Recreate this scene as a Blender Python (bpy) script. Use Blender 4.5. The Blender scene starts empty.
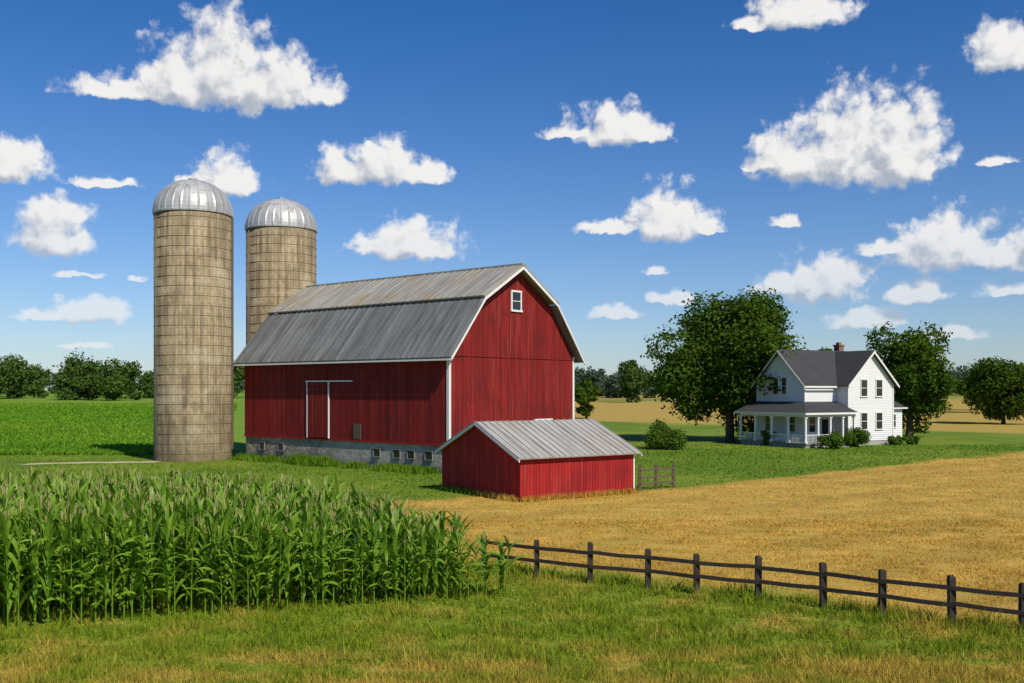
import bpy, math, random
import numpy as np
from mathutils import Vector
random.seed(3); rng=np.random.default_rng(7)
scene=bpy.context.scene
scene.view_settings.view_transform='Standard'
try: scene.view_settings.look='None'
except: pass
scene.view_settings.exposure=0

# ---------------------------------------------------------------- helpers
class G:
    def __init__(s,nt): s.nt=nt
    def n(s,t,ins=None,**props):
        nd=s.nt.nodes.new(t)
        for k,v in props.items(): setattr(nd,k,v)
        if ins:
            for k,v in ins.items(): s.set(nd.inputs[k],v)
        return nd
    def set(s,sock,v):
        if isinstance(v,bpy.types.NodeSocket): s.nt.links.new(v,sock)
        else:
            if hasattr(sock,'default_value'):
                if sock.type=='RGBA' and len(v)==3: v=(*v,1)
                sock.default_value=v
    def m(s,op,a,b=0.0,c=0.0,clamp=False):
        nd=s.n('ShaderNodeMath',operation=op,use_clamp=clamp)
        s.set(nd.inputs[0],a); s.set(nd.inputs[1],b); s.set(nd.inputs[2],c)
        return nd.outputs[0]
    def v(s,op,a,b=(0,0,0),c=(0,0,0)):
        nd=s.n('ShaderNodeVectorMath',operation=op)
        s.set(nd.inputs[0],a); s.set(nd.inputs[1],b)
        if op=='MULTIPLY_ADD': s.set(nd.inputs[2],c)
        return nd.outputs['Value'] if op in('LENGTH','DOT_PRODUCT') else nd.outputs['Vector']
    def mix(s,f,a,b,bt='MIX'):
        nd=s.n('ShaderNodeMix',data_type='RGBA',blend_type=bt)
        s.set(nd.inputs[0],f); s.set(nd.inputs[6],a); s.set(nd.inputs[7],b)
        return nd.outputs[2]
    def sm(s,x,a,b,lo=0.0,hi=1.0):
        nd=s.n('ShaderNodeMapRange',interpolation_type='SMOOTHSTEP')
        for i,q in enumerate((x,a,b,lo,hi)): s.set(nd.inputs[i],q)
        return nd.outputs[0]
    def noise(s,vec,scale,detail=3,rough=.5,dim='3D'):
        nd=s.n('ShaderNodeTexNoise',noise_dimensions=dim)
        s.set(nd.inputs['Vector'],vec)
        nd.inputs['Scale'].default_value=scale; nd.inputs['Detail'].default_value=detail
        nd.inputs['Roughness'].default_value=rough
        return nd
    def attr(s,name): return s.n('ShaderNodeAttribute',attribute_name=name).outputs['Fac']

def newmat(name,rough=.85):
    m=bpy.data.materials.new(name); m.use_nodes=True
    g=G(m.node_tree); b=m.node_tree.nodes['Principled BSDF']
    b.inputs['Roughness'].default_value=rough
    b.inputs['Specular IOR Level'].default_value=.25
    return m,g,b
def objco(g):
    c=g.n('ShaderNodeTexCoord').outputs['Object']
    sp=g.n('ShaderNodeSeparateXYZ',{0:c}); return c,sp.outputs[0],sp.outputs[1],sp.outputs[2]
def bump(g,b,h,strength=.5,dist=.02):
    bn=g.n('ShaderNodeBump',{'Height':h}); bn.inputs['Strength'].default_value=strength
    bn.inputs['Distance'].default_value=dist; g.set(b.inputs['Normal'],bn.outputs[0])

def empty(name,loc=(0,0,0),rz=0):
    e=bpy.data.objects.new(name,None); e.location=loc; e.rotation_euler=(0,0,rz)
    e.empty_display_size=.5; scene.collection.objects.link(e); return e
def link(name,me,mats,parent=None):
    o=bpy.data.objects.new(name,me); scene.collection.objects.link(o)
    for m in (mats if isinstance(mats,(list,tuple)) else [mats]): me.materials.append(m)
    if parent: o.parent=parent
    return o
def mesh(name,vs,fs,mat,parent=None,smooth=False):
    me=bpy.data.meshes.new(name); me.from_pydata([tuple(v) for v in vs],[],[tuple(f) for f in fs]); me.update()
    if smooth: me.polygons.foreach_set('use_smooth',[True]*len(me.polygons))
    return link(name,me,mat,parent)
def npmesh(name,V,F,mat,parent=None,attrs=None,smooth=False):
    V=np.asarray(V,np.float32); F=np.asarray(F,np.int32); k=F.shape[1]
    me=bpy.data.meshes.new(name)
    me.vertices.add(len(V)); me.vertices.foreach_set('co',V.ravel())
    me.loops.add(F.size); me.loops.foreach_set('vertex_index',F.ravel())
    me.polygons.add(len(F)); me.polygons.foreach_set('loop_start',np.arange(0,F.size,k,dtype=np.int32))
    try: me.polygons.foreach_set('loop_total',np.full(len(F),k,np.int32))
    except: pass
    if smooth: me.polygons.foreach_set('use_smooth',np.ones(len(F),bool))
    for an,av in (attrs or {}).items():
        a=me.attributes.new(an,'FLOAT','POINT'); a.data.foreach_set('value',np.asarray(av,np.float32))
    me.update(calc_edges=True); me.validate()
    return link(name,me,mat,parent)

BOXF=[(0,3,2,1),(4,5,6,7),(0,1,5,4),(1,2,6,5),(2,3,7,6),(3,0,4,7)]
def boxv(x0,x1,y0,y1,z0,z1):
    return [(x0,y0,z0),(x1,y0,z0),(x1,y1,z0),(x0,y1,z0),(x0,y0,z1),(x1,y0,z1),(x1,y1,z1),(x0,y1,z1)]
def boxes(name,lst,mat,parent=None):
    vs=[];fs=[]
    for b in lst:
        o=len(vs); vs+=boxv(*b) if len(b)==6 else list(b); fs+=[tuple(i+o for i in f) for f in BOXF]
    return mesh(name,vs,fs,mat,parent)
def slabv(c,t):
    c=[Vector(q) for q in c]; n=(c[1]-c[0]).cross(c[3]-c[0]).normalized()
    return [tuple(q-n*t) for q in c]+[tuple(q) for q in c]
def tube(pts,rad,n=7):
    vs=[];fs=[]
    for i,(p,r) in enumerate(zip(pts,rad)):
        p=Vector(p); d=(Vector(pts[min(i+1,len(pts)-1)])-Vector(pts[max(i-1,0)])).normalized()
        ref=Vector((1,0,0)) if abs(d.x)<.9 else Vector((0,1,0)); a=(ref-d*ref.dot(d)).normalized(); b=d.cross(a)
        for k in range(n):
            t=2*math.pi*k/n; vs.append(tuple(p+a*math.cos(t)*r+b*math.sin(t)*r))
    for i in range(len(pts)-1):
        for k in range(n):
            fs.append((i*n+k,i*n+(k+1)%n,(i+1)*n+(k+1)%n,(i+1)*n+k))
    fs.append(tuple(range(n))[::-1]); fs.append(tuple((len(pts)-1)*n+k for k in range(n)))
    return vs,fs

# ---------------------------------------------------------------- terrain
def zt(x,y):
    r=np.hypot(x,y); t=np.clip((r-150)/600,0,1); t=t*t*(3-2*t)
    return t*(3.9+.8*np.sin(x*.006+1.0)*np.cos(y*.004))

def ground_color(g):
    P=g.n('ShaderNodeNewGeometry').outputs['Position']
    w=g.noise(P,.22,2).outputs['Color']
    Pw=g.v('ADD',P,g.v('MULTIPLY',g.v('SUBTRACT',w,(.5,.5,.5)),(5,5,0)))
    s=g.n('ShaderNodeSeparateXYZ',{0:Pw}); x,y=s.outputs[0],s.outputs[1]
    big=g.noise(P,.09,2).outputs[0]; mid=g.noise(P,.55,3,.6).outputs[0]; fine=g.noise(P,5,3,.65).outputs[0]
    stretch=g.noise(g.v('MULTIPLY',P,(.35,1.6,1)),1.0,3,.6).outputs[0]
    meadow=g.mix(g.sm(fine,.3,.7),(.115,.19,.012),(.23,.29,.026))
    straw=g.mix(fine,(.38,.27,.055),(.54,.38,.09))
    near=g.sm(y,23.0,18.5,0,.17)
    near=g.m('ADD',near,g.sm(x,-2,9,0,.06))
    amt=g.sm(g.m('ADD',g.m('ADD',g.m('MULTIPLY',mid,.85),g.m('MULTIPLY',stretch,.85)),near),.84,1.18,0,.85)
    col=g.mix(amt,meadow,straw)
    lawnA=g.mix(mid,(.065,.15,.011),(.125,.225,.017))
    lawn=g.mix(g.sm(big,.4,.7),lawnA,(.175,.25,.026))
    lm=g.sm(y,40,46)
    col=g.mix(lm,col,lawn)
    # hay field
    l1=g.m('MULTIPLY_ADD',x,.90,47.5); l2=g.m('MULTIPLY_ADD',x,.29,51.7)
    ma=g.sm(g.m('SUBTRACT',g.m('MAXIMUM',l1,l2),y),-1.2,1.2)
    mb=g.sm(g.m('SUBTRACT',y,g.m('MULTIPLY_ADD',x,-.63,31.0)),-1.0,1.6)
    mc=g.sm(x,-9,-6)
    hay=g.mix(g.sm(mid,.3,.7),(.47,.285,.055),(.60,.39,.092))
    d=g.m('MULTIPLY_ADD',x,-.60,g.m('MULTIPLY',y,.80))
    wv=g.m('SINE',g.m('MULTIPLY',d,1.5)); wv=g.m('MULTIPLY_ADD',wv,.5,.5)
    wn=g.m('MULTIPLY',g.m('MULTIPLY',wv,g.sm(big,.3,.6)),.5)
    hay=g.mix(wn,hay,(.33,.20,.04))
    hay=g.mix(g.sm(stretch,.46,.72,0,.7),hay,(.31,.27,.05))
    hm=g.m('MULTIPLY',g.m('MULTIPLY',ma,mb),mc)
    col=g.mix(hm,col,hay)
    # far hay
    fa=g.sm(g.m('SUBTRACT',y,g.m('MULTIPLY_ADD',x,-1.0,188)),-4,8)
    fb=g.sm(g.m('MULTIPLY_ADD',y,.02,x),-8,4)
    fm=g.m('MULTIPLY',fa,fb)
    band=g.noise(g.v('MULTIPLY',P,(.0025,.012,0)),1,1).outputs[0]
    farc=g.mix(g.sm(band,.47,.53),(.40,.27,.07),(.14,.22,.035))
    fhay=g.mix(g.sm(y,330,380),(.46,.31,.075),farc)
    fhay=g.mix(g.m('MULTIPLY',mid,.4),fhay,(.3,.24,.06))
    col=g.mix(fm,col,fhay)
    # bean field (left)
    be=g.m('MULTIPLY',g.sm(y,80,86),g.sm(x,-17,-22))
    rows=g.m('MULTIPLY_ADD',g.m('SINE',g.m('MULTIPLY',g.m('MULTIPLY_ADD',y,.95,g.m('MULTIPLY',x,.3)),1.6)),.5,.5)
    bean=g.mix(g.m('MULTIPLY',rows,.3),(.14,.30,.025),(.08,.20,.016))
    bean=g.mix(g.sm(band,.35,.65,0,.7),bean,(.22,.335,.035))
    bean=g.mix(g.sm(big,.4,.65,0,.4),bean,(.09,.21,.02))
    bean=g.mix(g.sm(mid,.35,.7,0,.35),bean,(.08,.18,.014))
    col=g.mix(be,col,bean)
    return col,fine,mid
M_ground,g,b=newmat('ground_soil_grass',.95)
c,fine,mid=ground_color(g)
c=g.mix(.2,c,g.mix(fine,(.08,.08,.025),(.30,.26,.09)),'MIX')
g.set(b.inputs['Base Color'],c); bump(g,b,fine,.5,.1)
b.inputs['Specular IOR Level'].default_value=.05
radii=np.concatenate([[0.01],np.linspace(6,150,30),np.geomspace(160,6500,50)]); na=144
ang=np.linspace(0,2*np.pi,na,endpoint=False)
R,A=np.meshgrid(radii,ang,indexing='ij'); X=R*np.cos(A);Y=R*np.sin(A)
V=np.stack([X,Y,zt(X,Y)],-1).reshape(-1,3)
i,j=np.meshgrid(np.arange(len(radii)-1),np.arange(na),indexing='ij')
F=np.stack([i*na+j,(i+1)*na+j,(i+1)*na+(j+1)%na,i*na+(j+1)%na],-1).reshape(-1,4)
npmesh('ground',V,F,M_ground,smooth=True)

# ---------------------------------------------------------------- grass blades
M_grass=bpy.data.materials.new('grass_blades'); M_grass.use_nodes=True
g=G(M_grass.node_tree); b=M_grass.node_tree.nodes['Principled BSDF']
c,fine,mid=ground_color(g); r=g.attr('rnd')
c=g.mix(1.0,c,g.n('ShaderNodeCombineColor',{0:g.m('MULTIPLY_ADD',r,.95,.7),1:g.m('MULTIPLY_ADD',r,.8,.75),2:g.m('MULTIPLY_ADD',r,.7,.7)}).outputs[0],'MULTIPLY')
df=g.n('ShaderNodeBsdfDiffuse',{0:c})
tr=g.n('ShaderNodeBsdfTranslucent',{0:c}); mx=g.n('ShaderNodeMixShader',{0:.35,1:df.outputs[0],2:tr.outputs[0]})
g.nt.links.new(mx.outputs[0],g.nt.nodes['Material Output'].inputs[0]); g.nt.nodes.remove(b)
def hay_mask(x,y):
    return (y<np.maximum(53.7+.9*(x-6.9),53.7+.29*(x-6.9)))&(y>30.5-.63*(x-.7))&(x>-7.5)
def blades(x,y,h,w,lean=.45,seed=1):
    rg=np.random.default_rng(seed); n=len(x)
    a=rg.uniform(0,2*np.pi,n); la=rg.uniform(0,2*np.pi,n); ll=h*lean*rg.random(n)
    z=zt(x,y)-.01
    dx=np.cos(a)*w/2; dy=np.sin(a)*w/2
    tx=x+np.cos(la)*ll; ty=y+np.sin(la)*ll
    V=np.stack([np.stack([x-dx,y-dy,z],-1),np.stack([x+dx,y+dy,z],-1),np.stack([tx,ty,z+h],-1)],1).reshape(-1,3)
    F=np.arange(3*n).reshape(-1,3)
    rr=np.repeat(rg.random(n),3)
    return V,F,rr
def pathy(x): 
    t=(x+36)/9; return 73.5+3.0*t+.4*np.sin(t*5)
Vs=[];Fs=[];Rs=[];off=0
def addb(V,F,R):
    global off
    Vs.append(V);Fs.append(F+off);Rs.append(R);off+=len(V)
n=270000
y=17+ (42-17)*rng.random(n)**1.6; x=(rng.random(n)*2-1)*(.56*y+3)
clump=np.sin(x*1.7+np.sin(y*1.3)*2)*np.sin(y*1.9+np.sin(x*.9)*2)+.5*np.sin(x*4.3+y*2.1)*np.sin(y*5.1-x)
h=rng.uniform(.06,.19,n)*(1+.55*clump)
h=np.where(rng.random(n)<.03,h*2.1,h)
fl=np.abs(y-(29.3-.63*(x-.7)))/1.19
h=np.where((fl<.7)&(x>-1),h*rng.uniform(1.1,2.2,n),h)
hm=hay_mask(x,y); h=np.where(hm,np.minimum(h,.3)*.42,h)
addb(*blades(x,y,h,np.clip(.0013*y,.02,.05)*rng.uniform(.6,1.3,n),.9,seed=2))
n=90000
y=40+(100-40)*rng.random(n)**1.3; x=(rng.random(n)*2-1)*(.56*y+3)
h=rng.uniform(.05,.16,n); hm=hay_mask(x,y); h=np.where(hm,h*.5,h*.8)
k=~((x<-26.5)&(x>-37)&(np.abs(y-pathy(x))<1.3)); k&=~((x<-22)&(y>84))
x,y,h=x[k],y[k],h[k]
addb(*blades(x,y,h,.0016*y*rng.uniform(.7,1.4,len(x)),.8,seed=3))
npmesh('meadow_grass',np.concatenate(Vs),np.concatenate(Fs),M_grass,attrs={'rnd':np.concatenate(Rs)})
n=90000
y=84+ (330-84)*rng.random(n)**1.8; x=-(.27+.33*rng.random(n))*y-2; y=np.round((y+.3*x)/.8)*.8-.3*x+rng.normal(size=n)*.12
v=blades(x,y,rng.uniform(.15,.4,n),.0022*y*rng.uniform(.7,1.4,n),1.2,seed=31)
npmesh('bean_crop',v[0],v[1],M_grass,attrs={'rnd':v[2]})

# ---------------------------------------------------------------- leaf materials
def leafmat(name,ca,cb,cc,trans=.25):
    m=bpy.data.materials.new(name); m.use_nodes=True; g=G(m.node_tree); b=m.node_tree.nodes['Principled BSDF']
    r=g.attr('rnd'); q=g.attr('lobe')
    c=g.mix(r,ca,cb); c=g.mix(g.m('MULTIPLY',q,.6),c,cc)
    df=g.n('ShaderNodeBsdfDiffuse',{0:c})
    t=g.n('ShaderNodeBsdfTranslucent',{0:c}); mx=g.n('ShaderNodeMixShader',{0:trans,1:df.outputs[0],2:t.outputs[0]})
    g.nt.links.new(mx.outputs[0],g.nt.nodes['Material Output'].inputs[0]); g.nt.nodes.remove(b); return m
M_leaf=leafmat('tree_leaves',(.032,.072,.009),(.068,.13,.013),(.095,.145,.015))
M_leaf2=leafmat('bush_leaves',(.045,.09,.012),(.09,.16,.02),(.11,.18,.022))
M_far=leafmat('distant_leaves',(.048,.095,.022),(.075,.135,.026),(.10,.155,.028))  # slightly lighter and bluer greens, some distance haze put into the colour
M_haze=leafmat('horizon_leaves_hazed',(.065,.11,.075),(.085,.135,.085),(.09,.13,.08))  # aerial haze painted into the leaf colour, no volume
M_bark,g,b=newmat('bark'); co,_,_,_=objco(g)
g.set(b.inputs['Base Color'],g.mix(g.noise(g.v('MULTIPLY',co,(4,4,1)),3,4).outputs[0],(.05,.035,.022),(.14,.11,.08)))

def foliage(lobes,per,size,seed,shell=.35):
    rg=np.random.default_rng(seed); P=[];N=[];L=[]
    tot=sum(l[3]**2 for l in lobes)
    for l in lobes:
        k=max(20,int(per*l[3]**2/tot)); d=rg.normal(size=(k,3)); d/=np.linalg.norm(d,axis=1)[:,None]
        wob=1+.18*np.sin(d[:,0]*5+l[0])*np.sin(d[:,1]*6+l[1])+.12*np.sin(d[:,2]*9+l[2])
        rr=l[3]*wob*(1-shell*rg.random(k)**1.6+.10*rg.normal(size=k))
        p=np.array(l[:3])+d*rr[:,None]*np.array([1,1,l[4]])
        P.append(p);N.append(d);L.append(np.full(k,rg.random()))
    P=np.concatenate(P);N=np.concatenate(N);L=np.concatenate(L)
    n=len(P); N=N*.6+rg.normal(size=(n,3))*.55; N[:,2]+=.25; N/=np.linalg.norm(N,axis=1)[:,None]
    t=np.cross(N,rg.normal(size=(n,3))); t/=np.linalg.norm(t,axis=1)[:,None]; bb=np.cross(N,t)
    s=(size*rg.uniform(.6,1.35,n))[:,None]; 
    q=[P-t*s*.5,P+bb*s*.33,P+t*s*.5,P-bb*s*.33]
    V=np.stack(q,1).reshape(-1,3); F=np.arange(4*n).reshape(-1,4)
    return V,F,np.repeat(rg.random(n),4),np.repeat(L,4)
def crown_lobes(x,y,z0,h,r,nl,seed,top=.75):
    rg=np.random.default_rng(seed); out=[]
    cz=z0+h*.5
    while len(out)<nl:
        d=rg.normal(size=3); d/=np.linalg.norm(d); q=rg.uniform(.35,.86)
        zf=d[2]*q
        wid=1.0 if zf<0 else (1-(1-top)*zf)
        px=x+d[0]*q*r*wid; py=y+d[1]*q*r*wid; pz=cz+zf*h*.5
        lr=r*rg.uniform(.20,.36); out.append((px,py,pz,lr,rg.uniform(.7,.95)))
    out.append((x,y,cz+h*.1,r*.5,1.0)); return out
def tree(name,x,y,H,r,seed,n=26000,leaf=.34,base=.12,mat=None,nl=34):
    z0=float(zt(x,y)); e=empty(name,(x,y,z0)); rg=random.Random(seed)
    lob=crown_lobes(0,0,H*base,H*(1-base),r,nl,seed)
    V,F,a,l=foliage(lob,n,leaf,seed); V[:,2]=np.maximum(V[:,2],.1)
    npmesh('foliage',V,F,mat or M_leaf,e,{'rnd':a,'lobe':l})
    tr=H*.026
    vs,fs=tube([(0,0,-.2),(0,0,.6),(rg.uniform(-.2,.2),.1,H*.3),(0.1,rg.uniform(-.3,.3),H*.55),(0,0,H*.85)],[tr*1.5,tr*1.05,tr*.85,tr*.5,tr*.1])
    for lb in lob[:14]:
        s=Vector((0,0,H*rg.uniform(.18,.5))); t=Vector(lb[:3]); mdl=(s+t)/2+Vector((0,0,-.05*H))
        v2,f2=tube([s,mdl,t],[tr*.42,tr*.28,tr*.08],5); o=len(vs); vs+=v2; fs+=[tuple(i+o for i in f) for f in f2]
    mesh('trunk',vs,fs,M_bark,e,True); return e
def bush(name,x,y,H,r,seed,n=3500,leaf=.2,mat=None):
    z0=float(zt(x,y)); e=empty(name,(x,y,z0)); rg=random.Random(seed); lob=[]
    for k in range(11):
        a=rg.uniform(0,6.28); q=rg.uniform(.1,.65)*r; lr=rg.uniform(.3,.45)*min(r,H*.8)
        lob.append((math.cos(a)*q,math.sin(a)*q,rg.uniform(.3,1)*(H-lr),lr,.9))
    V,F,a,l=foliage(lob,n,leaf,seed); V[:,2]=np.maximum(V[:,2],.02)
    npmesh('foliage',V,F,mat or M_leaf2,e,{'rnd':a,'lobe':l})
    vs=[];fs=[]
    for lb in lob[:6]:
        v2,f2=tube([(0,0,-.1),(lb[0]*.5,lb[1]*.5,lb[2]*.5),lb[:3]],[.06,.04,.01],5); o=len(vs); vs+=v2; fs+=[tuple(i+o for i in f) for f in f2]
    mesh('stems',vs,fs,M_bark,e); return e

tree('oak_tree',23.2,106,17.6,8.6,11,n=52000,leaf=.38,base=-.03,nl=60)
tree('maple_tree',46.3,116,14.4,6.0,23,n=28000,leaf=.38,base=.0,nl=38)
tree('maple_tree',42.5,138,12.9,4.2,31,n=8000,leaf=.45,base=.15,nl=18)
tree('maple_tree',79,160,11.6,6.2,41,n=14000,leaf=.5,base=.0,nl=30)
tree('maple_tree',14.2,190,8.6,3.4,51,n=5000,leaf=.5,base=.0,nl=18)
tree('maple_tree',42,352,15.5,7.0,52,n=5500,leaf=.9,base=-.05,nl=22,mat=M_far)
bush('lilac_bush',14.3,92.5,2.8,2.4,61,n=7000)
bush('boxwood_shrub',30.0,93.2,1.7,1.5,62)
bush('boxwood_shrub',33.2,96.0,2.0,1.7,63)
bush('boxwood_shrub',25.2,98.0,1.6,.9,64,n=2000)
bush('boxwood_shrub',38.6,99.6,1.0,1.2,65,n=2000)
bush('boxwood_shrub',40.4,100.8,.9,1.0,66,n=2000)

def treemass(name,items,mat,seed):
    Vs=[];Fs=[];A=[];L=[];o=0
    for k,(x,y,H,r,n,leaf) in enumerate(items):
        V,F,a,l=foliage(crown_lobes(x,y,float(zt(x,y))-H*.10,H*1.10,r,12,seed+k),n,leaf,seed+k,shell=.5)
        Vs.append(V);Fs.append(F+o);A.append(a);L.append(l);o+=len(V)
    npmesh(name,np.concatenate(Vs),np.concatenate(Fs),mat,attrs={'rnd':np.concatenate(A),'lobe':np.concatenate(L)})
it=[];rg=random.Random(5)
x=-300
while x<-120:
    H=rg.uniform(11,20); it.append((x,rg.uniform(425,470),H,H*rg.uniform(.5,.65),2600,1.2))
    it.append((x+3,rg.uniform(415,424),rg.uniform(5,8),6,900,1.1)); x+=rg.uniform(6,11)
it.append((-168,385,19.5,13,5000,1.1)); it.append((-149,378,15,11,4500,1.1)); it.append((-204,398,20,12,4500,1.1))
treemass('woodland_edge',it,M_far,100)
it=[]
x=60
while x<190:
    d=rg.uniform(205,250); H=rg.uniform(8,13.5)
    if x/d>.36: it.append((x,d,H,H*rg.uniform(.45,.6),2200,.7))
    x+=rg.uniform(6,11)
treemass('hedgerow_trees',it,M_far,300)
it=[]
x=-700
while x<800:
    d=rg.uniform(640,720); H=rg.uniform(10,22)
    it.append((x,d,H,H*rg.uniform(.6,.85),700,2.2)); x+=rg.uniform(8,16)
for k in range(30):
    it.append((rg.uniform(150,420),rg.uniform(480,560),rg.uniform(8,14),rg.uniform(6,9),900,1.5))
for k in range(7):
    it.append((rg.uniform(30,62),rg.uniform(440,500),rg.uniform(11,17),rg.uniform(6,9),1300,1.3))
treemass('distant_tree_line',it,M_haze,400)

# ---------------------------------------------------------------- corn
def corn_template(seed):
    rg=random.Random(seed); V=[];F=[];T=[]
    H=2.40
    ring=5; bendx=rg.uniform(-.08,.08);bendy=rg.uniform(-.08,.08)
    for k in range(4):
        z=H*k/3; r=.022*(1-.6*k/3)
        for a in range(ring):
            t=6.283*a/ring; V.append((bendx*(k/3)**2+math.cos(t)*r,bendy*(k/3)**2+math.sin(t)*r,z)); T.append(.6)
    for k in range(3):
        for a in range(ring): F.append((k*ring+a,k*ring+(a+1)%ring,(k+1)*ring+(a+1)%ring,(k+1)*ring+a))
    nl=12; az=rg.uniform(0,6.28)
    for q in range(nl):
        z=H*(.14+.82*q/nl); th=az+(q%2)*math.pi+rg.uniform(-.5,.5)
        Ln=(.58+.42*math.sin(math.pi*min(1,(q+2)/(nl+1))))*rg.uniform(.85,1.15); up=math.radians(rg.uniform(62,80)); droop=rg.uniform(1.3,2.4)
        if q>nl-5: up=math.radians(rg.uniform(70,86)); droop=rg.uniform(.5,1.5); Ln*=1.05
        wmax=rg.uniform(.10,.14); px=bendx*(z/H)**2;pz=z;py=bendy*(z/H)**2; o=len(V); S=6; tw=rg.uniform(-.7,.7)
        for k in range(S+1):
            t=k/S; w=wmax*(min(1,.45+2.5*t))*(1-t**2.4)*.5+.002
            sx=-math.sin(th);sy=math.cos(th); tz=math.sin(tw*t*2)*w
            V.append((px+sx*w,py+sy*w,pz+tz));V.append((px-sx*w,py-sy*w,pz-tz)); 
            c=.3+.7*t*rg.uniform(.6,1); T+= [c,c*.75]
            a=up-droop*t**1.3; dl=Ln/S
            px+=math.cos(th)*math.cos(a)*dl; py+=math.sin(th)*math.cos(a)*dl; pz+=math.sin(a)*dl
        for k in range(S): F.append((o+2*k,o+2*k+1,o+2*k+3,o+2*k+2))
    for q in range(6 if seed%3 else 3):
        th=rg.uniform(0,6.28); sp=rg.uniform(.02,.12) if q else .01; o=len(V); hh=rg.uniform(.2,.32)
        for k in range(3):
            t=k/2; w=.009
            V.append((bendx+math.cos(th)*sp*t**1.2-math.sin(th)*w,bendy+math.sin(th)*sp*t**1.2+math.cos(th)*w,H-.03+hh*t))
            V.append((bendx+math.cos(th)*sp*t**1.2+math.sin(th)*w,bendy+math.sin(th)*sp*t**1.2-math.cos(th)*w,H-.03+hh*t)); T+=[2,2]
        for k in range(2): F.append((o+2*k,o+2*k+1,o+2*k+3,o+2*k+2))
    return np.array(V),np.array(F),np.array(T)
temps=[corn_template(200+k) for k in range(12)]
Vs=[];Fs=[];A=[];T=[];o=0; rg=random.Random(9)
dx,dy=.957,.291; nx,ny=-.291,.957
for k in range(13):
    s=-.05-.34*k
    while s>-21:
        X=-.1+dx*s+nx*.74*k+rg.uniform(-.08,.08); Y=26.45+dy*s+ny*.74*k+rg.uniform(-.08,.08)
        s-=rg.uniform(.19,.33)
        if rg.random()<.03: continue
        V,F,t=temps[rg.randrange(12)]; a=rg.uniform(0,6.28)
        Ht=(1.72+1.15*min(1,max(0,(-X)/11))**.7)*rg.uniform(.86,1.07)/2.6
        if k==0: Ht*=rg.uniform(.82,1.0)
        ca,sa=math.cos(a),math.sin(a); sc=.80+.2*Ht
        W=np.stack([(V[:,0]*ca-V[:,1]*sa)*sc+X,(V[:,0]*sa+V[:,1]*ca)*sc+Y,V[:,2]*Ht],-1)
        Vs.append(W);Fs.append(F+o);T.append(t);A.append(np.full(len(V),rg.random()));o+=len(V)
M_corn=bpy.data.materials.new('corn_plant'); M_corn.use_nodes=True; g=G(M_corn.node_tree); b=M_corn.node_tree.nodes['Principled BSDF']
t=g.attr('tip'); r=g.attr('rnd')
c=g.mix(t,(.075,.18,.012),(.22,.40,.03)); c=g.mix(g.m('MULTIPLY',r,.45),c,(.19,.29,.02)); c=g.mix(g.sm(t,1.2,1.8),c,(.46,.42,.16))
g.set(b.inputs['Base Color'],c); b.inputs['Roughness'].default_value=.45; b.inputs['Specular IOR Level'].default_value=.3
tl=g.n('ShaderNodeBsdfTranslucent',{0:c}); mx=g.n('ShaderNodeMixShader',{0:.28,1:b.outputs[0],2:tl.outputs[0]})
g.nt.links.new(mx.outputs[0],g.nt.nodes['Material Output'].inputs[0])
npmesh('corn_field',np.concatenate(Vs),np.concatenate(Fs),M_corn,attrs={'tip':np.concatenate(T),'rnd':np.concatenate(A)})

# ---------------------------------------------------------------- building materials
def boardmat(name,ca,cb,cd,w=.28,axis='xy',rough=.8,wear=.5,groove=.04,fade=None):
    m,g,b=newmat(name,rough); co,x,y,z=objco(g)
    s={'xy':g.m('ADD',x,y),'x':x,'z':z}[axis]
    q=g.m('DIVIDE',s,w); cell=g.m('FLOOR',q); fr=g.m('FRACT',q)
    rn=g.n('ShaderNodeTexWhiteNoise',{'W':cell},noise_dimensions='1D').outputs['Value']
    st=(7,7,.35) if axis=='xy' else ((.5,.5,6) if axis=='z' else (7,.4,.4))
    wn=g.noise(g.v('MULTIPLY',co,st),1,5,.65).outputs[0]; bn=g.noise(co,.5,3).outputs[0]
    c=g.mix(rn,ca,cb); c=g.mix(g.m('MULTIPLY',g.sm(wn,.45,.75),wear),c,cd); c=g.mix(g.sm(bn,.45,.7,0,wear*.6),c,cd)
    if fade:
        f2=g.noise(g.v('MULTIPLY',g.v('ADD',co,(31,17,5)),(3.5,3.5,.22)),1,5,.7).outputs[0]
        f3=g.noise(g.v('ADD',co,(9,3,1)),.28,3,.6).outputs[0]
        c=g.mix(g.m('MULTIPLY',g.sm(f2,.46,.68),g.sm(f3,.35,.65,.25,.85)),c,fade)
        sp=g.noise(g.v('MULTIPLY',co,(9,9,2.2)),1,3,.7).outputs[0]
        c=g.mix(g.sm(sp,.66,.74,0,.5),c,(.30,.20,.17))
    gr=g.m('LESS_THAN',g.m('ABSOLUTE',g.m('SUBTRACT',fr,.5)),.5-groove/w*.5)
    c=g.mix(g.m('MULTIPLY_ADD',gr,-.65,.65),c,tuple(v*.25 for v in ca))
    g.set(b.inputs['Base Color'],c); bump(g,b,g.m('ADD',gr,g.m('MULTIPLY',wn,.3)),.5,.03); return m
M_red=boardmat('red_boards',(.175,.008,.009),(.28,.015,.013),(.085,.010,.010),w=.26,wear=.9,fade=(.29,.038,.028))
M_redshed=boardmat('red_shed_boards',(.28,.009,.011),(.41,.018,.016),(.15,.013,.014),w=.2,wear=.85,fade=(.42,.05,.04))
M_redtrim=boardmat('red_trim',(.26,.010,.012),(.30,.018,.018),(.17,.015,.016),w=2)
M_clap=boardmat('white_clapboard',(.74,.75,.76),(.80,.80,.80),(.64,.65,.66),w=.2,axis='z',wear=.25,groove=.03)
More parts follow.
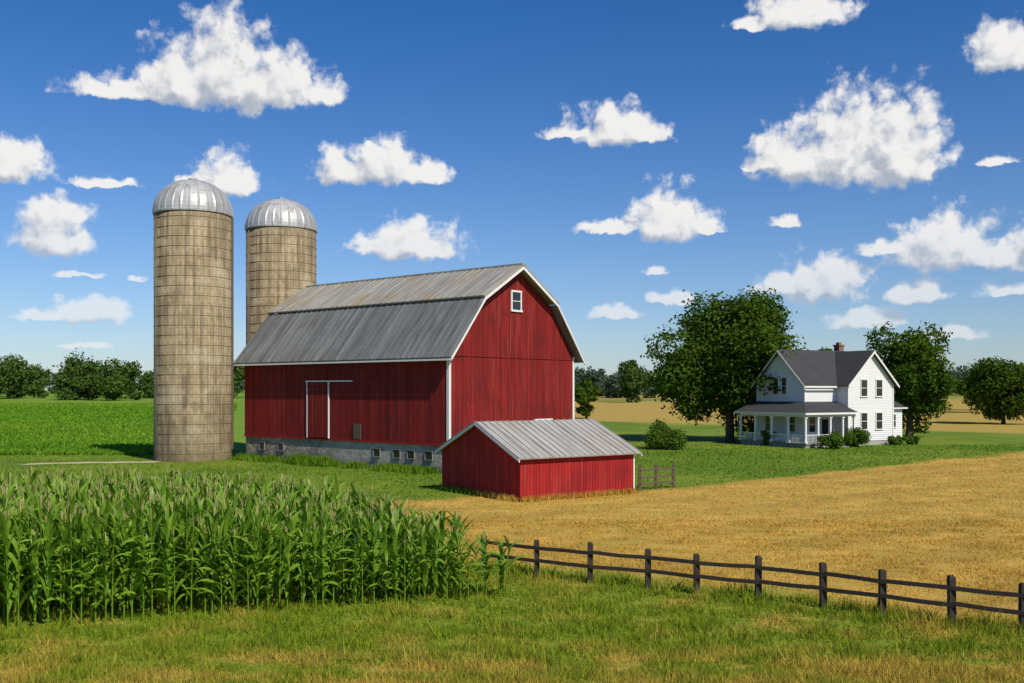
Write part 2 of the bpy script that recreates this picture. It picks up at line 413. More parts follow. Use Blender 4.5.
def plain(name,col,rough=.8,var=.25,sc=2.0):
    m,g,b=newmat(name,rough); co,_,_,_=objco(g); n=g.noise(co,sc,5,.65).outputs[0]
    g.set(b.inputs['Base Color'],g.mix(n,tuple(v*(1-var) for v in col),tuple(min(1,v*(1+var)) for v in col))); bump(g,b,n,.2,.02); return m
M_white=plain('white_paint',(.72,.71,.68),.6,.1)
M_dark=plain('dark_opening',(.02,.02,.022),.7)
M_wood=plain('weathered_fence_wood',(.042,.034,.027),.9,.5,6)
M_wood2=plain('grey_old_wood',(.11,.085,.06),.9,.4,6)
M_deck=plain('grey_deck',(.22,.21,.2),.9,.3,6)
M_path=plain('dirt_path_gravel',(.46,.37,.24),.95,.2,2)
M_glass,g,b=newmat('window_glass',.08); b.inputs['Base Color'].default_value=(.02,.025,.03,1); b.inputs['Specular IOR Level'].default_value=.6
def roofmat(name,ca,cb,rust,w,amt):
    m,g,b=newmat(name,.5); co,x,y,z=objco(g)
    cell=g.m('FLOOR',g.m('DIVIDE',x,w)); rn=g.n('ShaderNodeTexWhiteNoise',{'W':cell},noise_dimensions='1D').outputs['Value']
    st=g.noise(g.v('MULTIPLY',co,(5,.35,.35)),1,5,.7).outputs[0]; bl=g.noise(co,.35,3).outputs[0]
    c=g.mix(rn,ca,cb); c=g.mix(g.sm(st,.42,.72,0,.8),c,tuple(v*.5 for v in ca))
    c=g.mix(g.m('MULTIPLY',g.sm(bl,.45,.7),g.sm(st,.35,.65,0,amt)),c,rust)
    g.set(b.inputs['Base Color'],c); b.inputs['Metallic'].default_value=.15; bump(g,b,st,.2,.02); return m
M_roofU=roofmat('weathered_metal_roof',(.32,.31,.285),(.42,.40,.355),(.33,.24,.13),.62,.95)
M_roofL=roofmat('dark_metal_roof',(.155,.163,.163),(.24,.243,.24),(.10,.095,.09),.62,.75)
M_roofS=roofmat('shed_metal_roof',(.40,.38,.35),(.48,.46,.42),(.4,.3,.2),.4,.5)
M_shingle,g,b=newmat('asphalt_shingles',.9); co,x,y,z=objco(g)
n=g.noise(co,1.2,5,.7).outputs[0]; rw=g.m('FRACT',g.m('MULTIPLY',z,5))
g.set(b.inputs['Base Color'],g.mix(g.m('MULTIPLY',rw,.5),g.mix(n,(.035,.036,.04),(.075,.075,.08)),(.028,.028,.03)))
M_stone,g,b=newmat('stone_foundation',.9); co,x,y,z=objco(g)
vo=g.n('ShaderNodeTexVoronoi',{'Vector':g.v('MULTIPLY',co,(1,1,1.6))}); vo.inputs['Scale'].default_value=1.6
v2=g.n('ShaderNodeTexVoronoi',{'Vector':g.v('MULTIPLY',co,(1,1,1.6))},feature='DISTANCE_TO_EDGE'); v2.inputs['Scale'].default_value=1.6
n=g.noise(co,1.2,5,.7).outputs[0]; n2=g.noise(co,.35,4,.65).outputs[0]
c=g.mix(g.n('ShaderNodeSeparateColor',{0:vo.outputs['Color']}).outputs[0],(.16,.135,.10),(.40,.36,.29))
c=g.mix(g.sm(v2.outputs['Distance'],.0,.07,.85,0),c,(.06,.05,.04))
lime=g.mix(n,(.30,.285,.25),(.54,.51,.45)); c=g.mix(g.m('MULTIPLY',g.sm(x,9.5,11.5,.15,.8),g.sm(n2,.33,.55,.25,1.0)),c,lime)
c=g.mix(g.sm(g.m('ADD',z,n),1.1,.6,0,.6),c,(.10,.095,.06))
g.set(b.inputs['Base Color'],c); bump(g,b,v2.outputs['Distance'],.6,.05)
M_brick=plain('chimney_brick',(.22,.12,.085),.9,.3,8)

def window(tag,parent,plane,fix,a0,a1,z0,z1,sgn=-1,fw=.09,mull=True,frm=None):
    def bx(a,b,c,d,t0,t1):
        u,v=sorted((fix+sgn*t0,fix+sgn*t1))
        return (a,b,u,v,c,d) if plane=='y' else (u,v,a,b,c,d)
    fr=[bx(a0-fw,a0,z0,z1,.0,.07),bx(a1,a1+fw,z0,z1,.0,.07),bx(a0-fw,a1+fw,z1,z1+fw,0,.09),bx(a0-fw*1.3,a1+fw*1.3,z0-fw,z0,0,.12)]
    if mull: fr+=[bx(a0,a1,(z0+z1)/2-.025,(z0+z1)/2+.025,.031,.055)]
    boxes('window_frame_'+tag,fr,frm or M_white,parent); boxes('window_glass_'+tag,[bx(a0,a1,z0,z1,.0,.03)],M_glass,parent)

# ---------------------------------------------------------------- barn
barn=empty('red_barn',(-21.36,79.56,0),math.radians(-40)); L=22.5; W=13.7
prof=[(0,1.9),(0,8.1),(2.95,11.65),(6.85,14.0),(10.75,11.65),(13.7,8.1),(13.7,1.9)]
vs=[(0,y,z) for y,z in prof]+[(L,y,z) for y,z in prof]; k=len(prof)
fs=[tuple(range(k))[::-1],tuple(range(k,2*k))]+[(i,(i+1)%k,k+(i+1)%k,k+i) for i in range(k)]
mesh('walls',vs,[f[::-1] for f in fs],M_red,barn)
boxes('stone_foundation',[(.08,L-.08,.08,W-.08,-.3,1.897)],M_stone,barn)
ov=.7
def roofpair(p,q,tag,mat,th=.12,lift=.14):
    res=[];rib=[]
    for side in (0,1):
        (y0,z0),(y1,z1)=p,q
        if side: y0,y1=W-y0,W-y1
        nrm=Vector((0,-(z1-z0) if not side else (z1-z0),abs(y1-y0))).normalized()
        o=nrm*lift
        a=Vector((-ov,y0,z0))+o; b_=Vector((L+ov,y0,z0))+o; c_=Vector((L+ov,y1,z1))+o; d=Vector((-ov,y1,z1))+o
        cs=[a,b_,c_,d] if not side else [b_,a,d,c_]
        res.append(slabv(cs,th))
        up=(c_-b_)
        x=-ov+.1
        while x<L+ov:
            s=Vector((x,y0,z0))+o+nrm*.001; e=s+up
            w=Vector((.03,0,0))
            cc=[s-w+nrm*.05,s+w+nrm*.05,e+w+nrm*.05,e-w+nrm*.05]
            if side: cc=[cc[1],cc[0],cc[3],cc[2]]
            rib.append(slabv(cc,.05)); x+=.62
    boxes('roof_'+tag,res,mat,barn); boxes('roof_ribs_'+tag,rib,mat,barn)
roofpair((-.45,7.56),(2.95,11.65),'lower',M_roofL)
roofpair((2.80,11.70),(6.85,14.13),'upper',M_roofU,lift=.2)
boxes('ridge_cap',[(-ov-.02,L+ov+.02,6.65,7.05,14.22,14.40)],M_roofU,barn)
def rake(x0,x1,pts,wd=.30):
    out=[]
    for (ya,za),(yb,zb) in zip(pts[:-1],pts[1:]):
        out.append([(x0,ya,za-wd),(x1,ya,za-wd),(x1,yb,zb-wd),(x0,yb,zb-wd),(x0,ya,za),(x1,ya,za),(x1,yb,zb),(x0,yb,zb)])
    return out
pl=[(-.50,7.60),(2.85,11.76),(6.85,14.18),(10.85,11.76),(14.2,7.60)]
boxes('rake_trim',rake(L+ov-.06,L+ov+.03,pl,.2)+rake(-ov-.03,-ov+.06,pl,.2),M_white,barn)
boxes('corner_trim',[(L-.18,L+.03,-.04,-.001,1.9,8.0),(L+.001,L+.04,-.045,.16,1.9,8.0),(L+.001,L+.04,W-.16,W+.04,1.9,8.0)],M_white,barn)
boxes('siding_drip_board',[(L+.002,L+.05,.22,W-.2,7.74,7.81)],M_red,barn)
boxes('sill_board',[(-.04,L+.06,-.05,-.002,1.82,1.94),(L+.002,L+.06,0,W,1.80,1.94)],M_redtrim,barn)
boxes('eave_fascia',[(-ov,L+ov-.07,-.60,-.54,7.42,7.54)],M_white,barn)
def lx(l): return L-l
boxes('door_frame',[(lx(14.7),lx(9.5),-.12,-.003,6.10,6.20),(lx(14.6),lx(14.52),-.09,-.002,1.95,6.1),(lx(12.13),lx(12.05),-.10,-.002,1.95,6.1)],M_white,barn)
boxes('sliding_door',[(lx(14.45),lx(12.2),-.08,-.004,2.0,6.05)],M_red,barn)
boxes('hatch',[(lx(9.4),lx(8.6),-.05,-.003,2.0,3.1)],M_wood2,barn)
for i,l in enumerate((1.9,3.6,5.0,7.0,20.3,17.9)):
    window('base_%d'%i,barn,'y',.08,lx(l)-.32,lx(l)+.32,.85,1.4,-1,.04,False,M_deck)
window('gable',barn,'x',L,6.4,7.3,11.15,12.4,1,.13)
boxes('door_lintel',[(L+.002,L+.1,8.9,11.0,3.15,3.4)],M_white,barn)
boxes('gable_door',[(L+.003,L+.05,8.95,10.95,1.95,3.14)],M_dark,barn)

# ---------------------------------------------------------------- shed
shed=empty('red_shed',(.39,48.9,0),math.radians(35)); m_=7.48; n_=7.42; E=2.15; Rg=3.72
pf=[(0,-.1),(0,E),(n_/2,Rg),(n_,E),(n_,-.1)]
vs=[(0,y,z) for y,z in pf]+[(m_,y,z) for y,z in pf]; k=5
fs=[tuple(range(k)),tuple(range(k,2*k))[::-1]]+[(i,k+i,k+(i+1)%k,(i+1)%k) for i in range(k)]
mesh('walls',vs,fs,M_redshed,shed)
def gable_roof(parent,x0,x1,y0,y1,ze,zr,ov,eo,mat,th=.1,ribs=None,tag=''):
    ym=(y0+y1)/2; sl=(zr-ze)/(ym-y0); lf=.06
    a=[(x0-ov,y0-eo,ze-eo*sl+lf),(x1+ov,y0-eo,ze-eo*sl+lf),(x1+ov,ym,zr+lf),(x0-ov,ym,zr+lf)]
    b_=[(x1+ov,y1+eo,ze-eo*sl+lf),(x0-ov,y1+eo,ze-eo*sl+lf),(x0-ov,ym,zr+lf),(x1+ov,ym,zr+lf)]
    up=[Vector((0,0,th)),]
    S=[slabv([Vector(q)+up[0] for q in a],th),slabv([Vector(q)+up[0] for q in b_],th)]
    boxes('roof'+tag,S,mat,parent)
    if ribs:
        rb=[]
        for c in (a,b_):
            c=[Vector(q)+up[0] for q in c]; nn=(c[1]-c[0]).cross(c[3]-c[0]).normalized(); n=int((c[1]-c[0]).length/ribs)
            for i in range(n+1):
                t=i/n; s=c[0].lerp(c[1],t)+nn*.001; e=c[3].lerp(c[2],t)+nn*.001; w=(c[1]-c[0]).normalized()*.022
                rb.append(slabv([s-w+nn*.04,s+w+nn*.04,e+w+nn*.04,e-w+nn*.04],.04))
        boxes('roof_ribs'+tag,rb,mat,parent)
gable_roof(shed,0,m_,0,n_,E,Rg,.25,.3,M_roofS,.07,.4)
sl=(Rg-E)/(n_/2)
pl=[(-.33,E-.33*sl+.08),(n_/2,Rg+.08),(n_+.33,E-.33*sl+.08)]
boxes('rake_trim',rake(-.29,-.24,pl,.12)+rake(m_+.24,m_+.29,pl,.12),M_white,shed)
boxes('corner_trim',[(m_-.06,m_+.02,-.03,-.002,0,E-.12)],M_white,shed)

# ---------------------------------------------------------------- silos
M_conc,g,b=newmat('concrete_staves',.9); co,x,y,z=objco(g)
an=g.m('MULTIPLY',g.m('ARCTAN2',y,x),3.1/.28)
cell=g.m('FLOOR',an); row=g.m('MODULO',cell,2.0); zz=g.m('DIVIDE',g.m('MULTIPLY_ADD',row,.38,z),.76)
wn=g.n('ShaderNodeTexWhiteNoise',{'Vector':g.n('ShaderNodeCombineXYZ',{0:cell,1:g.m('FLOOR',zz)}).outputs[0]},noise_dimensions='2D').outputs['Value']
st=g.noise(g.v('MULTIPLY',co,(2.6,2.6,.10)),1,5,.7).outputs[0]; bl=g.noise(co,.4,4,.65).outputs[0]
c=g.mix(wn,(.28,.215,.125),(.37,.295,.18)); c=g.mix(g.sm(st,.44,.62,0,.85),c,(.125,.095,.055)); c=g.mix(g.sm(bl,.5,.66,0,.55),c,(.42,.36,.25))
c=g.mix(g.sm(bl,.47,.36,0,.6),c,(.15,.115,.07))
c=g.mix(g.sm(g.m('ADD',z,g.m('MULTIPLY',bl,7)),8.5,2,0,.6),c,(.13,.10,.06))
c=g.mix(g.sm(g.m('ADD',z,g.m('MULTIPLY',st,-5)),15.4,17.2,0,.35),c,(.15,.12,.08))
e1=g.m('GREATER_THAN',g.m('ABSOLUTE',g.m('SUBTRACT',g.m('FRACT',an),.5)),.44); e2=g.m('GREATER_THAN',g.m('ABSOLUTE',g.m('SUBTRACT',g.m('FRACT',zz),.5)),.46)
ed=g.m('MAXIMUM',e1,e2); c=g.mix(g.m('MULTIPLY',ed,.4),c,(.08,.062,.04))
g.set(b.inputs['Base Color'],c); bump(g,b,g.m('SUBTRACT',st,ed),.4,.03)
M_hoop=plain('rusty_hoops',(.15,.11,.07),.7,.3)
M_dome,g,b=newmat('galvanised_dome',.42); co,x,y,z=objco(g)
n=g.noise(g.v('MULTIPLY',co,(2,2,.6)),1.2,4,.6).outputs[0]; cell=g.m('FLOOR',g.m('MULTIPLY',g.m('ARCTAN2',y,x),28/6.2832))
wn=g.n('ShaderNodeTexWhiteNoise',{'W':cell},noise_dimensions='1D').outputs['Value']
c=g.mix(wn,(.38,.38,.38),(.54,.54,.54)); c=g.mix(g.sm(n,.45,.7,0,.7),c,(.24,.21,.18)); g.set(b.inputs['Base Color'],c); b.inputs['Metallic'].default_value=.25
def silo(x,y,r,h,dh,cha):
    e=empty('grain_silo',(x,y,0)); n=96
    vs=[];fs=[]
    for k,zv in enumerate((-.3,h)):
        for i in range(n): t=2*math.pi*i/n; vs.append((math.cos(t)*r,math.sin(t)*r,zv))
    fs=[(i,(i+1)%n,n+(i+1)%n,n+i) for i in range(n)]+[tuple(range(n,2*n))]
    o=mesh('stave_wall',vs,fs,M_conc,e,False)
    for p in o.data.polygons: p.use_smooth=len(p.vertices)==4
    vs=[];fs=[]
    zc=.6
    while zc<h-.2:
        o_=len(vs); m=72
        for i in range(m):
            t=2*math.pi*i/m
            for rr,dz in ((r-.01,-.02),(r+.02,-.015),(r+.02,.015),(r-.01,.02)): vs.append((math.cos(t)*rr,math.sin(t)*rr,zc+dz))
        for i in range(m):
            j=(i+1)%m
            for q in range(3): fs.append((o_+i*4+q,o_+j*4+q,o_+j*4+q+1,o_+i*4+q+1))
        zc+=.76
    mesh('hoops',vs,fs,M_hoop,e)
    nr=28; sub=6; m=nr*sub; vs=[];fs=[]; S=14
    for s in range(S+1):
        ph=s/S*math.pi/2
        for i in range(m):
            t=2*math.pi*i/m; q=(i%sub)/sub; sc=1+ (.016 if i%sub==0 else -.003)*math.cos(ph)
            rr=(r+.06)*math.cos(ph)**.92*sc+.02; vs.append((math.cos(t)*rr,math.sin(t)*rr,h-.12+dh*math.sin(ph)))
    for s in range(S):
        for i in range(m): j=(i+1)%m; fs.append((s*m+i,s*m+j,(s+1)*m+j,(s+1)*m+i))
    mesh('ribbed_dome',vs,fs,M_dome,e)
    vs,fs=tube([(0,0,h+dh-.2),(0,0,h+dh+.0),(0,0,h+dh+.06)],[.35,.35,.1],16); mesh('dome_cap',vs,fs,M_dome,e)
    vs=[];fs=[]
    for i in range(72):
        t=2*math.pi*i/72
        for rr,dz in ((r-.01,-.24),(r+.09,-.21),(r+.10,-.08),(r-.01,.02)): vs.append((math.cos(t)*rr,math.sin(t)*rr,h+dz))
    for i in range(72):
        j=(i+1)%72
        for q in range(3): fs.append((i*4+q,j*4+q,j*4+q+1,i*4+q+1))
    mesh('rim_band',vs,fs,M_dome,e)
    ca=math.radians(cha); cx,cy=math.cos(ca)*(r+.02),math.sin(ca)*(r+.02)
    vs,fs=tube([(cx,cy,.8),(cx,cy,h*.5),(cx,cy,h-.3)],[.15,.15,.15],12); mesh('filler_pipe',vs,fs,M_wood2,e,False)
    return e
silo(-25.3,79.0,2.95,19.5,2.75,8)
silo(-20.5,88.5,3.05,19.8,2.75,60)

# ---------------------------------------------------------------- farmhouse
H=empty('white_farmhouse',(28.5,97,0),math.radians(30))
def gbody(name,x0,x1,y0,y1,ze,zr,axis,mat,zb=.45):
    if axis=='x': pf=[(y0,zb),(y0,ze),((y0+y1)/2,zr),(y1,ze),(y1,zb)]; A_=[(x0,p,q) for p,q in pf]; B_=[(x1,p,q) for p,q in pf]
    else: pf=[(x0,zb),(x0,ze),((x0+x1)/2,zr),(x1,ze),(x1,zb)]; A_=[(p,y1,q) for p,q in pf]; B_=[(p,y0,q) for p,q in pf]
    fs=[(0,1,2,3,4),(9,8,7,6,5)]+[(i,5+i,5+(i+1)%5,(i+1)%5) for i in range(5)]
    return mesh(name,A_+B_,fs,mat,H)
gbody('main_walls',0,10.9,0,6.5,6.2,9.4,'x',M_clap)
gbody('wing_walls',4.4,10.95,-1.5,3.2,6.15,9.3,'y',M_clap)
gbody('rear_walls',10.97,16.2,1.6,6.1,3.7,3.75,'x',M_clap)
boxes('foundation',[(.06,10.8,.06,6.4,-.2,.448),(4.46,10.89,-1.44,0,-.2,.447),(10.9,16.1,1.66,6.0,-.2,.446)],plain('concrete_block',(.35,.34,.32)),H)
gable_roof(H,0,10.9,0,6.5,6.2,9.4,.4,.4,M_shingle,.12,tag='_main')
ym=(4.4+10.95)/2; sl=(9.3-6.15)/(ym-4.4); eo=.4; zl=6.15-eo*sl+.18
y0w=-1.9; y1w=3.1
S=[slabv([(4.4-eo,y1w,zl),(4.4-eo,y0w,zl),(ym,y0w,9.48),(ym,y1w,9.48)],.12),slabv([(10.95+eo,y0w,zl),(10.95+eo,y1w,zl),(ym,y1w,9.48),(ym,y0w,9.48)],.12)]
boxes('roof_wing',S,M_shingle,H)
vs=[(10.98,1.25,3.62),(16.6,1.25,3.62),(16.6,6.45,3.62),(10.98,6.45,3.62),(10.98,3.85,6.1),(12.6,3.85,6.1)]
mesh('roof_rear',vs,[(0,1,5,4),(1,2,5),(2,3,4,5),(0,4,3),(3,2,1,0)],M_shingle,H)
def rk(name,vsl): boxes(name,vsl,M_white,H)
slm=3.2/3.25; e_=.42
pl=[(-e_,6.2-e_*slm+.10),(3.25,9.5),(6.5+e_,6.2-e_*slm+.10)]
rk('rake_main',rake(-.46,-.41,pl,.24))
pw=[(4.4-e_,zl-.02),(ym,9.40),(10.95+e_,zl-.02)]
out=[]
for (xa,za),(xb,zb) in zip(pw[:-1],pw[1:]):
    out.append([(xa,-1.96,za-.24),(xb,-1.96,zb-.24),(xb,-1.905,zb-.24),(xa,-1.905,za-.24),(xa,-1.96,za),(xb,-1.96,zb),(xb,-1.905,zb),(xa,-1.905,za)])
rk('rake_wing',out)
rk('corner_boards',[(4.34,4.5,-1.54,-1.503,.45,6.0),(10.85,11.0,-1.55,-1.503,.45,6.0),(-.04,-.003,-.04,.1,.45,6.0),(-.04,-.003,6.4,6.54,.45,6.0),(-.035,.1,-.04,-.003,.45,6.0)])
rk('fascia',[(-.4,4.0,-.47,-.42,5.72,5.90),(11,16.6,1.20,1.248,3.5,3.64)])
window('g1',H,'x',0,2.35,2.98,5.1,6.7,-1,.1); window('g2',H,'x',0,3.5,4.13,5.1,6.7,-1,.1)
window('g3',H,'x',0,1.2,2.0,1.4,2.9,-1,.1); window('g4',H,'x',0,4.4,5.2,1.4,2.9,-1,.1)
for i,xx in enumerate((6.2,8.4)):
    window('w%d'%i,H,'y',-1.5,xx,xx+.85,4.9,6.5,-1,.11); window('wl%d'%i,H,'y',-1.5,xx,xx+.85,1.6,3.2,-1,.11)
window('f1',H,'y',0,.6,1.4,1.4,2.9,-1,.1); window('r1',H,'y',1.6,12.5,13.2,1.6,2.9,-1,.09); window('r2',H,'y',1.6,14.4,15.1,1.6,2.9,-1,.09)
boxes('front_door',[(2.3,3.2,-.05,-.003,.5,2.6)],M_dark,H)
rk('door_trim',[(2.18,2.29,-.07,-.002,.5,2.7),(3.21,3.32,-.07,-.002,.5,2.7),(2.18,3.32,-.08,-.002,2.71,2.82)])
boxes('porch_deck',[(-2.4,4.38,-2.4,-.004,.28,.46),(-2.4,-.004,0,6.5,.28,.46)],M_deck,H)
boxes('porch_skirt',[(-2.3,4.3,-2.3,-.1,-.1,.277),(-2.3,-.1,0,6.4,-.1,.276)],plain('lattice',(.28,.28,.27)),H)
pr=[slabv([(-2.75,-2.75,3.35),(4.38,-2.75,3.35),(4.38,-.01,4.35),(-.01,-.01,4.35)],.12),slabv([(-2.75,6.8,3.35),(-2.75,-2.75,3.35),(-.01,-.01,4.35),(-.01,6.8,4.35)],.12)]
boxes('porch_roof',pr,M_shingle,H)
rk('porch_beam',[(-2.5,4.3,-2.5,-2.3,2.95,3.22),(-2.5,-2.3,-2.29,6.4,2.95,3.22),(-2.72,4.36,-2.8,-2.76,3.16,3.34),(-2.8,-2.76,-2.76,6.8,3.16,3.34)])
ps=[(x,-2.4) for x in (-2.4,-.75,.9,2.6,4.18)]+[(-2.4,y) for y in (-.2,2.0,4.2,6.3)]
rk('porch_posts',[(x-.09,x+.09,y-.09,y+.09,.46,2.95) for x,y in ps]+[(x-.15,x+.15,y-.15,y+.15,.461,.66) for x,y in ps]+[(x-.15,x+.15,y-.15,y+.15,2.8,2.94) for x,y in ps])
bal=[(-2.3,-.85,-2.43,-2.37,1.2,1.27),(-.65,.8,-2.43,-2.37,1.2,1.27),(-2.43,-2.37,-2.3,6.2,1.2,1.27)]
for k in range(9): bal.append((-2.2+k*.17,-2.16+k*.17,-2.42,-2.38,.5,1.2))
for k in range(48): bal.append((-2.42,-2.38,-2.1+k*.17,-2.06+k*.17,.5,1.2))
rk('porch_railing',bal)
boxes('porch_steps',[(1.2,2.4,-3.0,-2.41,-.1,.3),(1.2,2.4,-3.4,-3.01,-.1,.15)],M_deck,H)
boxes('chimney',[(8.6,9.3,3.4,4.1,8.4,10.1),(8.53,9.37,3.33,4.17,10.1,10.25),(8.75,9.15,3.55,3.95,10.25,10.5)],M_brick,H)

# ---------------------------------------------------------------- fences
def beam(p,q,w,h):
    p=Vector(p);q=Vector(q);d=(q-p).normalized();s=Vector((-d.y,d.x,0)).normalized()*w/2;u=Vector((0,0,h/2))
    return [p-s-u,q-s-u,q+s-u,p+s-u,p-s+u,q-s+u,q+s+u,p+s+u]
fe=empty('wooden_rail_fence'); rg=random.Random(4)
pts=[(-.85,30.35),(.74,29.3),(2.22,28.35),(3.77,27.6),(4.98,26.8),(6.44,26.05),(7.85,25.1),(9.0,24.2),(10.3,23.3),(11.55,22.5),(13.0,21.7),(14.4,20.8),(15.8,19.9),(17.2,19.0)]
pv=[];rl=[]
for x,y in pts:
    hh=1.08+rg.uniform(-.04,.05); w=.075; t=rg.uniform(-.02,.02); u=rg.uniform(-.02,.02)
    pv.append([(x-w,y-w,-.2),(x+w,y-w,-.2),(x+w,y+w,-.2),(x-w,y+w,-.2),(x-w+t,y-w+u,hh),(x+w+t,y-w+u,hh),(x+w+t,y+w+u,hh),(x-w+t,y+w+u,hh)])
    w2=.05; pv.append([(x-w+t,y-w+u,hh),(x+w+t,y-w+u,hh),(x+w+t,y+w+u,hh),(x-w+t,y+w+u,hh),(x-w2+t,y-w2+u,hh+.04),(x+w2+t,y-w2+u,hh+.04),(x+w2+t,y+w2+u,hh+.04),(x-w2+t,y+w2+u,hh+.04)])
for (a,bq),(c_,d) in zip(pts[:-1],pts[1:]):
    for z in (.88,.50):
        j=[rg.uniform(-.025,.025) for _ in range(3)]
        m=((a+c_)/2,(bq+d)/2,z-.01+j[1]*.5); yo=-.10
        rl.append(beam((a,bq+yo,z+j[0]),(m[0],m[1]+yo,m[2]),.05,.10)); rl.append(beam((m[0],m[1]+yo,m[2]),(c_,d+yo,z+j[2]),.05,.10))
boxes('posts',pv,M_wood,fe); boxes('rails',rl,M_wood,fe)
gt=empty('wooden_gate'); pv=[]
gp=[(7.0,54.5),(8.0,55.3),(9.1,56.1)]
for x,y in gp: pv.append((x-.08,x+.08,y-.08,y+.08,-.1,1.4))
for z in (.35,.70,1.1):
    for p,q in zip(gp[:-1],gp[1:]): pv.append(beam((p[0],p[1]-.1,z),(q[0],q[1]-.1,z),.05,.10))
boxes('boards',pv,M_wood2,gt)

# path strip & weeds by the foundation
vs=[];fs=[]
for k in range(13):
    t=k/12; x=-36+9*t; yc=73.5+3.0*t+.4*math.sin(t*5); w=.85+.25*math.sin(k*1.7)
    vs+=[(x,yc-w,.02),(x,yc+w,.02)]
for k in range(12): fs.append((2*k,2*k+2,2*k+3,2*k+1))
mesh('dirt_path',vs,fs,M_path)
n=9000; t=rng.random(n)*22.5; dd=-np.abs(rng.normal(size=n))*.6-.05
c40,s40=math.cos(math.radians(-40)),math.sin(math.radians(-40))
keep=np.sin(t*1.9)+np.sin(t*.7+1)+rng.normal(size=n)*.5>-.3; t,dd=t[keep],dd[keep]
wx=-21.36+t*c40-dd*s40; wy=79.56+t*s40+dd*c40
V1=blades(wx,wy,rng.uniform(.15,.6,len(wx))*np.where((t>5)&(t<11),1.5,1),.10,.5,5)
n=3000; t=rng.random(n)*14.9; aa=t<7.48
c35,s35=math.cos(math.radians(35)),math.sin(math.radians(35)); q=-np.abs(rng.normal(size=n))*.15-.03
lx_=np.where(aa,t,q); ly_=np.where(aa,q,t-7.48)
V2=blades(.39+lx_*c35-ly_*s35,48.9+lx_*s35+ly_*c35,rng.uniform(.1,.4,n),.05,.5,6)
npmesh('weeds',np.concatenate([V1[0],V2[0]]),np.concatenate([V1[1],V2[1]+len(V1[0])]),M_grass,attrs={'rnd':np.concatenate([V1[2],V2[2]])})

# ---------------------------------------------------------------- sky, clouds, sun
sd=Vector((.60,-.80,0)).normalized(); el=math.radians(45)
sdir=Vector((sd.x*math.cos(el),sd.y*math.cos(el),math.sin(el)))
ld=bpy.data.lights.new('sun','SUN'); ld.energy=4.9; ld.angle=math.radians(.5); ld.color=(1,.92,.77)
lo=bpy.data.objects.new('sun',ld); scene.collection.objects.link(lo); lo.rotation_euler=sdir.to_track_quat('Z','Y').to_euler(); lo.location=(30,-40,60)
wld=bpy.data.worlds.new('World'); scene.world=wld; wld.use_nodes=True; nt=wld.node_tree; g=G(nt)
bg=nt.nodes['Background']; bg.inputs['Strength'].default_value=.1
sky=g.n('ShaderNodeTexSky',sky_type='NISHITA'); sky.sun_disc=False; sky.sun_elevation=el; sky.sun_rotation=math.atan2(sd.x,sd.y)
sky.air_density=1.0; sky.dust_density=.3; sky.ozone_density=3.0
clouds=[(225,90,50,70),(182,92,44,48),(128,96,50,18),(278,94,46,40),(320,98,24,24),
(615,137,48,30),(580,137,34,12),(648,137,24,20),(385,174,44,34),(338,175,24,30),(422,178,24,20),
(228,187,32,32),(196,188,20,14),(105,185,32,7),(10,173,34,34),(52,241,34,42),(415,251,48,32),(372,251,26,17),
(668,230,40,42),(610,231,38,11),(706,231,20,12),(848,165,46,70),(900,165,40,72),(797,167,44,44),(763,167,22,14),
(800,20,44,32),(752,27,20,11),(1003,60,30,34),(997,163,14,9),(945,257,46,44),(888,251,32,12),(1003,262,34,24),(1040,245,30,28),
(825,291,42,38),(782,291,26,21),(786,225,15,10),(657,272,13,8),(676,302,24,12),(616,316,24,13),(915,298,24,17),(1005,294,20,11),
(868,325,32,17),(92,318,32,24),(45,318,28,9),(80,277,22,5),(136,282,12,6),(82,348,22,7),(950,336,32,8)]
LUMPS=[]
for (cx,cy,rx,ry) in clouds:
    az=math.atan((cx-512)/995); e2=math.atan((390-cy)/995*math.cos(az)); LUMPS.append((az*1000,e2*1000,rx*1.16,ry*1.08))
def cloud_group(name,lumps):
    gr=bpy.data.node_groups.new(name,'ShaderNodeTree')
    gr.interface.new_socket('P',in_out='INPUT',socket_type='NodeSocketVector'); gr.interface.new_socket('D',in_out='OUTPUT',socket_type='NodeSocketFloat')
    gg=G(gr); gi=gr.nodes.new('NodeGroupInput'); go=gr.nodes.new('NodeGroupOutput'); P=gi.outputs[0]
    wc=gg.noise(P,.05,3,.55,'2D').outputs['Color']
    P2=gg.v('ADD',P,gg.v('MULTIPLY',gg.v('SUBTRACT',wc,(.5,.5,.5)),(20,13,0)))
    cur=None
    for (U,Vv,rx,ry) in lumps:
        q=gg.v('MULTIPLY_ADD',P2,(1/rx,1/ry,0),(-U/rx,-Vv/ry,0))
        q=gg.v('MAXIMUM',q,gg.v('MULTIPLY',q,(-1,-3.4,0)))
        l=gg.v('LENGTH',q); cur=l if cur is None else gg.m('SMOOTH_MIN',cur,l,.10)
    vo=gg.n('ShaderNodeTexVoronoi',{'Vector':P2},voronoi_dimensions='2D',feature='F1'); vo.inputs['Scale'].default_value=.042
    vo.inputs['Detail'].default_value=2.0; vo.inputs['Roughness'].default_value=.5; vo.inputs['Lacunarity'].default_value=2.2
    try: vo.normalize=True
    except: pass
    fb=gg.noise(P,.045,5,.58,'2D').outputs[0]
    D=gg.m('ADD',gg.m('SUBTRACT',1.0,cur),gg.m('ADD',gg.m('MULTIPLY_ADD',vo.outputs['Distance'],-1.0,.36),gg.m('MULTIPLY_ADD',fb,.85,-.425)))
    gg.set(go.inputs[0],D); return gr
tc=g.n('ShaderNodeTexCoord').outputs['Generated']; sp=g.n('ShaderNodeSeparateXYZ',{0:tc})
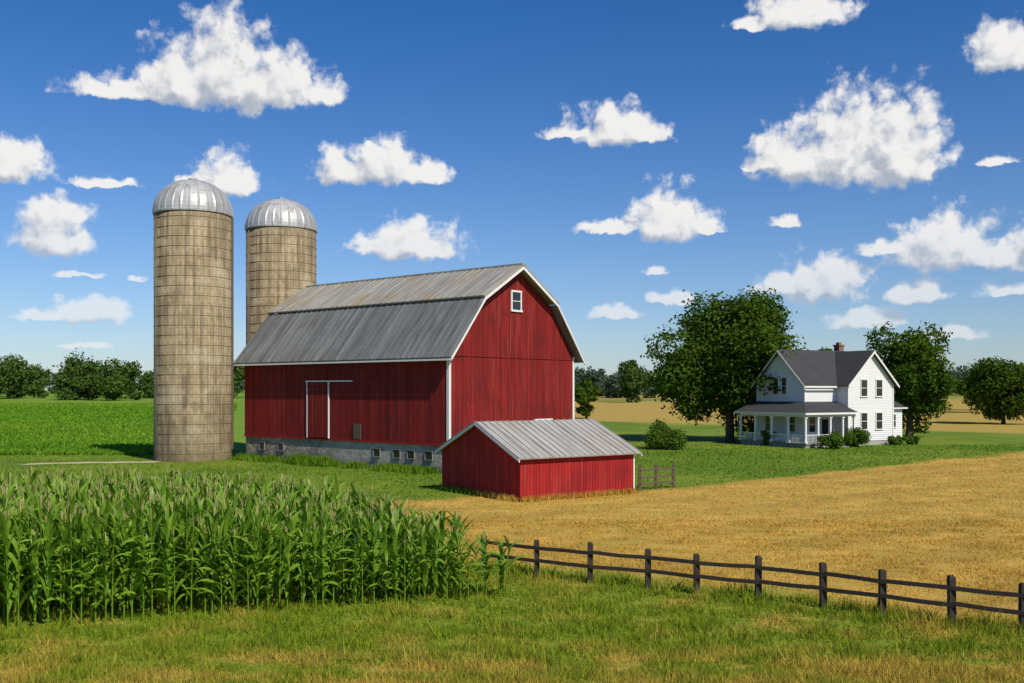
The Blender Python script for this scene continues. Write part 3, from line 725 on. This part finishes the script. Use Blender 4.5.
uu=g.m('MULTIPLY',g.m('ARCTAN2',sp.outputs[0],sp.outputs[1]),1000); vv=g.m('MULTIPLY',g.m('ARCSINE',sp.outputs[2]),1000)
P=g.n('ShaderNodeCombineXYZ',{0:uu,1:vv}).outputs[0]
tint=g.mix(g.sm(vv,-60,430),(.80,.88,1.08),(.22,.60,1.02))
skyc=g.mix(1.0,sky.outputs[0],tint,'MULTIPLY'); g.set(bg.inputs[0],skyc)
hz=g.sm(vv,10,190,.5,.98)
def cell(u0,u1,v0,v1,k):
    ls=[l for l in LUMPS if l[0]+1.9*l[2]+25>u0 and l[0]-1.9*l[2]-25<u1 and l[1]+1.9*l[3]+25>v0 and l[1]-l[3]-34<v1]
    if not ls: return bg.outputs[0]
    gr=cloud_group('cloud_field_%d'%k,ls)
    def cg(p):
        nd=nt.nodes.new('ShaderNodeGroup'); nd.node_tree=gr; g.set(nd.inputs[0],p); return nd.outputs[0]
    d0=cg(P); d1=cg(g.v('ADD',P,(8,15,0)))
    alpha=g.m('MULTIPLY',g.sm(d0,-.02,.50),hz)
    s=g.m('ADD',g.sm(g.m('SUBTRACT',d0,d1),-.50,.42,0,.9),g.sm(d0,.6,.05,0,.18),clamp=True)
    cc=g.mix(s,(4.0,4.5,5.3),(9.5,9.3,9.0))  # sunward brightening and grey undersides are painted into the cloud colour
    b2=g.n('ShaderNodeBackground',{0:g.mix(alpha,skyc,cc),1:.1}); return b2.outputs[0]
def sel(cond,a,b_):
    return g.n('ShaderNodeMixShader',{0:cond,1:a,2:b_}).outputs[0]
us=[-700,-330,-160,0,200,370,700]; cells=[]
for i in range(6):
    lo_=cell(us[i],us[i+1],0,175,i*2); hi_=cell(us[i],us[i+1],175,480,i*2+1)
    cells.append(sel(g.m('GREATER_THAN',vv,175),lo_,hi_))
def gt_(v): return g.m('GREATER_THAN',uu,v)
left=sel(gt_(us[1]),cells[0],sel(gt_(us[2]),cells[1],cells[2])); right=sel(gt_(us[4]),cells[3],sel(gt_(us[5]),cells[4],cells[5]))
front=sel(gt_(us[3]),left,right)
inb=g.m('MULTIPLY',g.m('MULTIPLY',g.m('GREATER_THAN',vv,0),g.m('LESS_THAN',vv,480)),g.m('LESS_THAN',g.m('ABSOLUTE',uu),700))
fin=sel(inb,bg.outputs[0],front)
nt.links.new(fin,nt.nodes['World Output'].inputs[0])

# ---------------------------------------------------------------- camera
cd=bpy.data.cameras.new('camera'); cam=bpy.data.objects.new('camera',cd); scene.collection.objects.link(cam)
cam.location=(0,0,5.5); cam.rotation_euler=(math.radians(90),0,0); cd.sensor_width=36; cd.lens=35; cd.shift_y=48.5/1024
cd.clip_end=12000; cd.clip_start=.1; scene.camera=cam
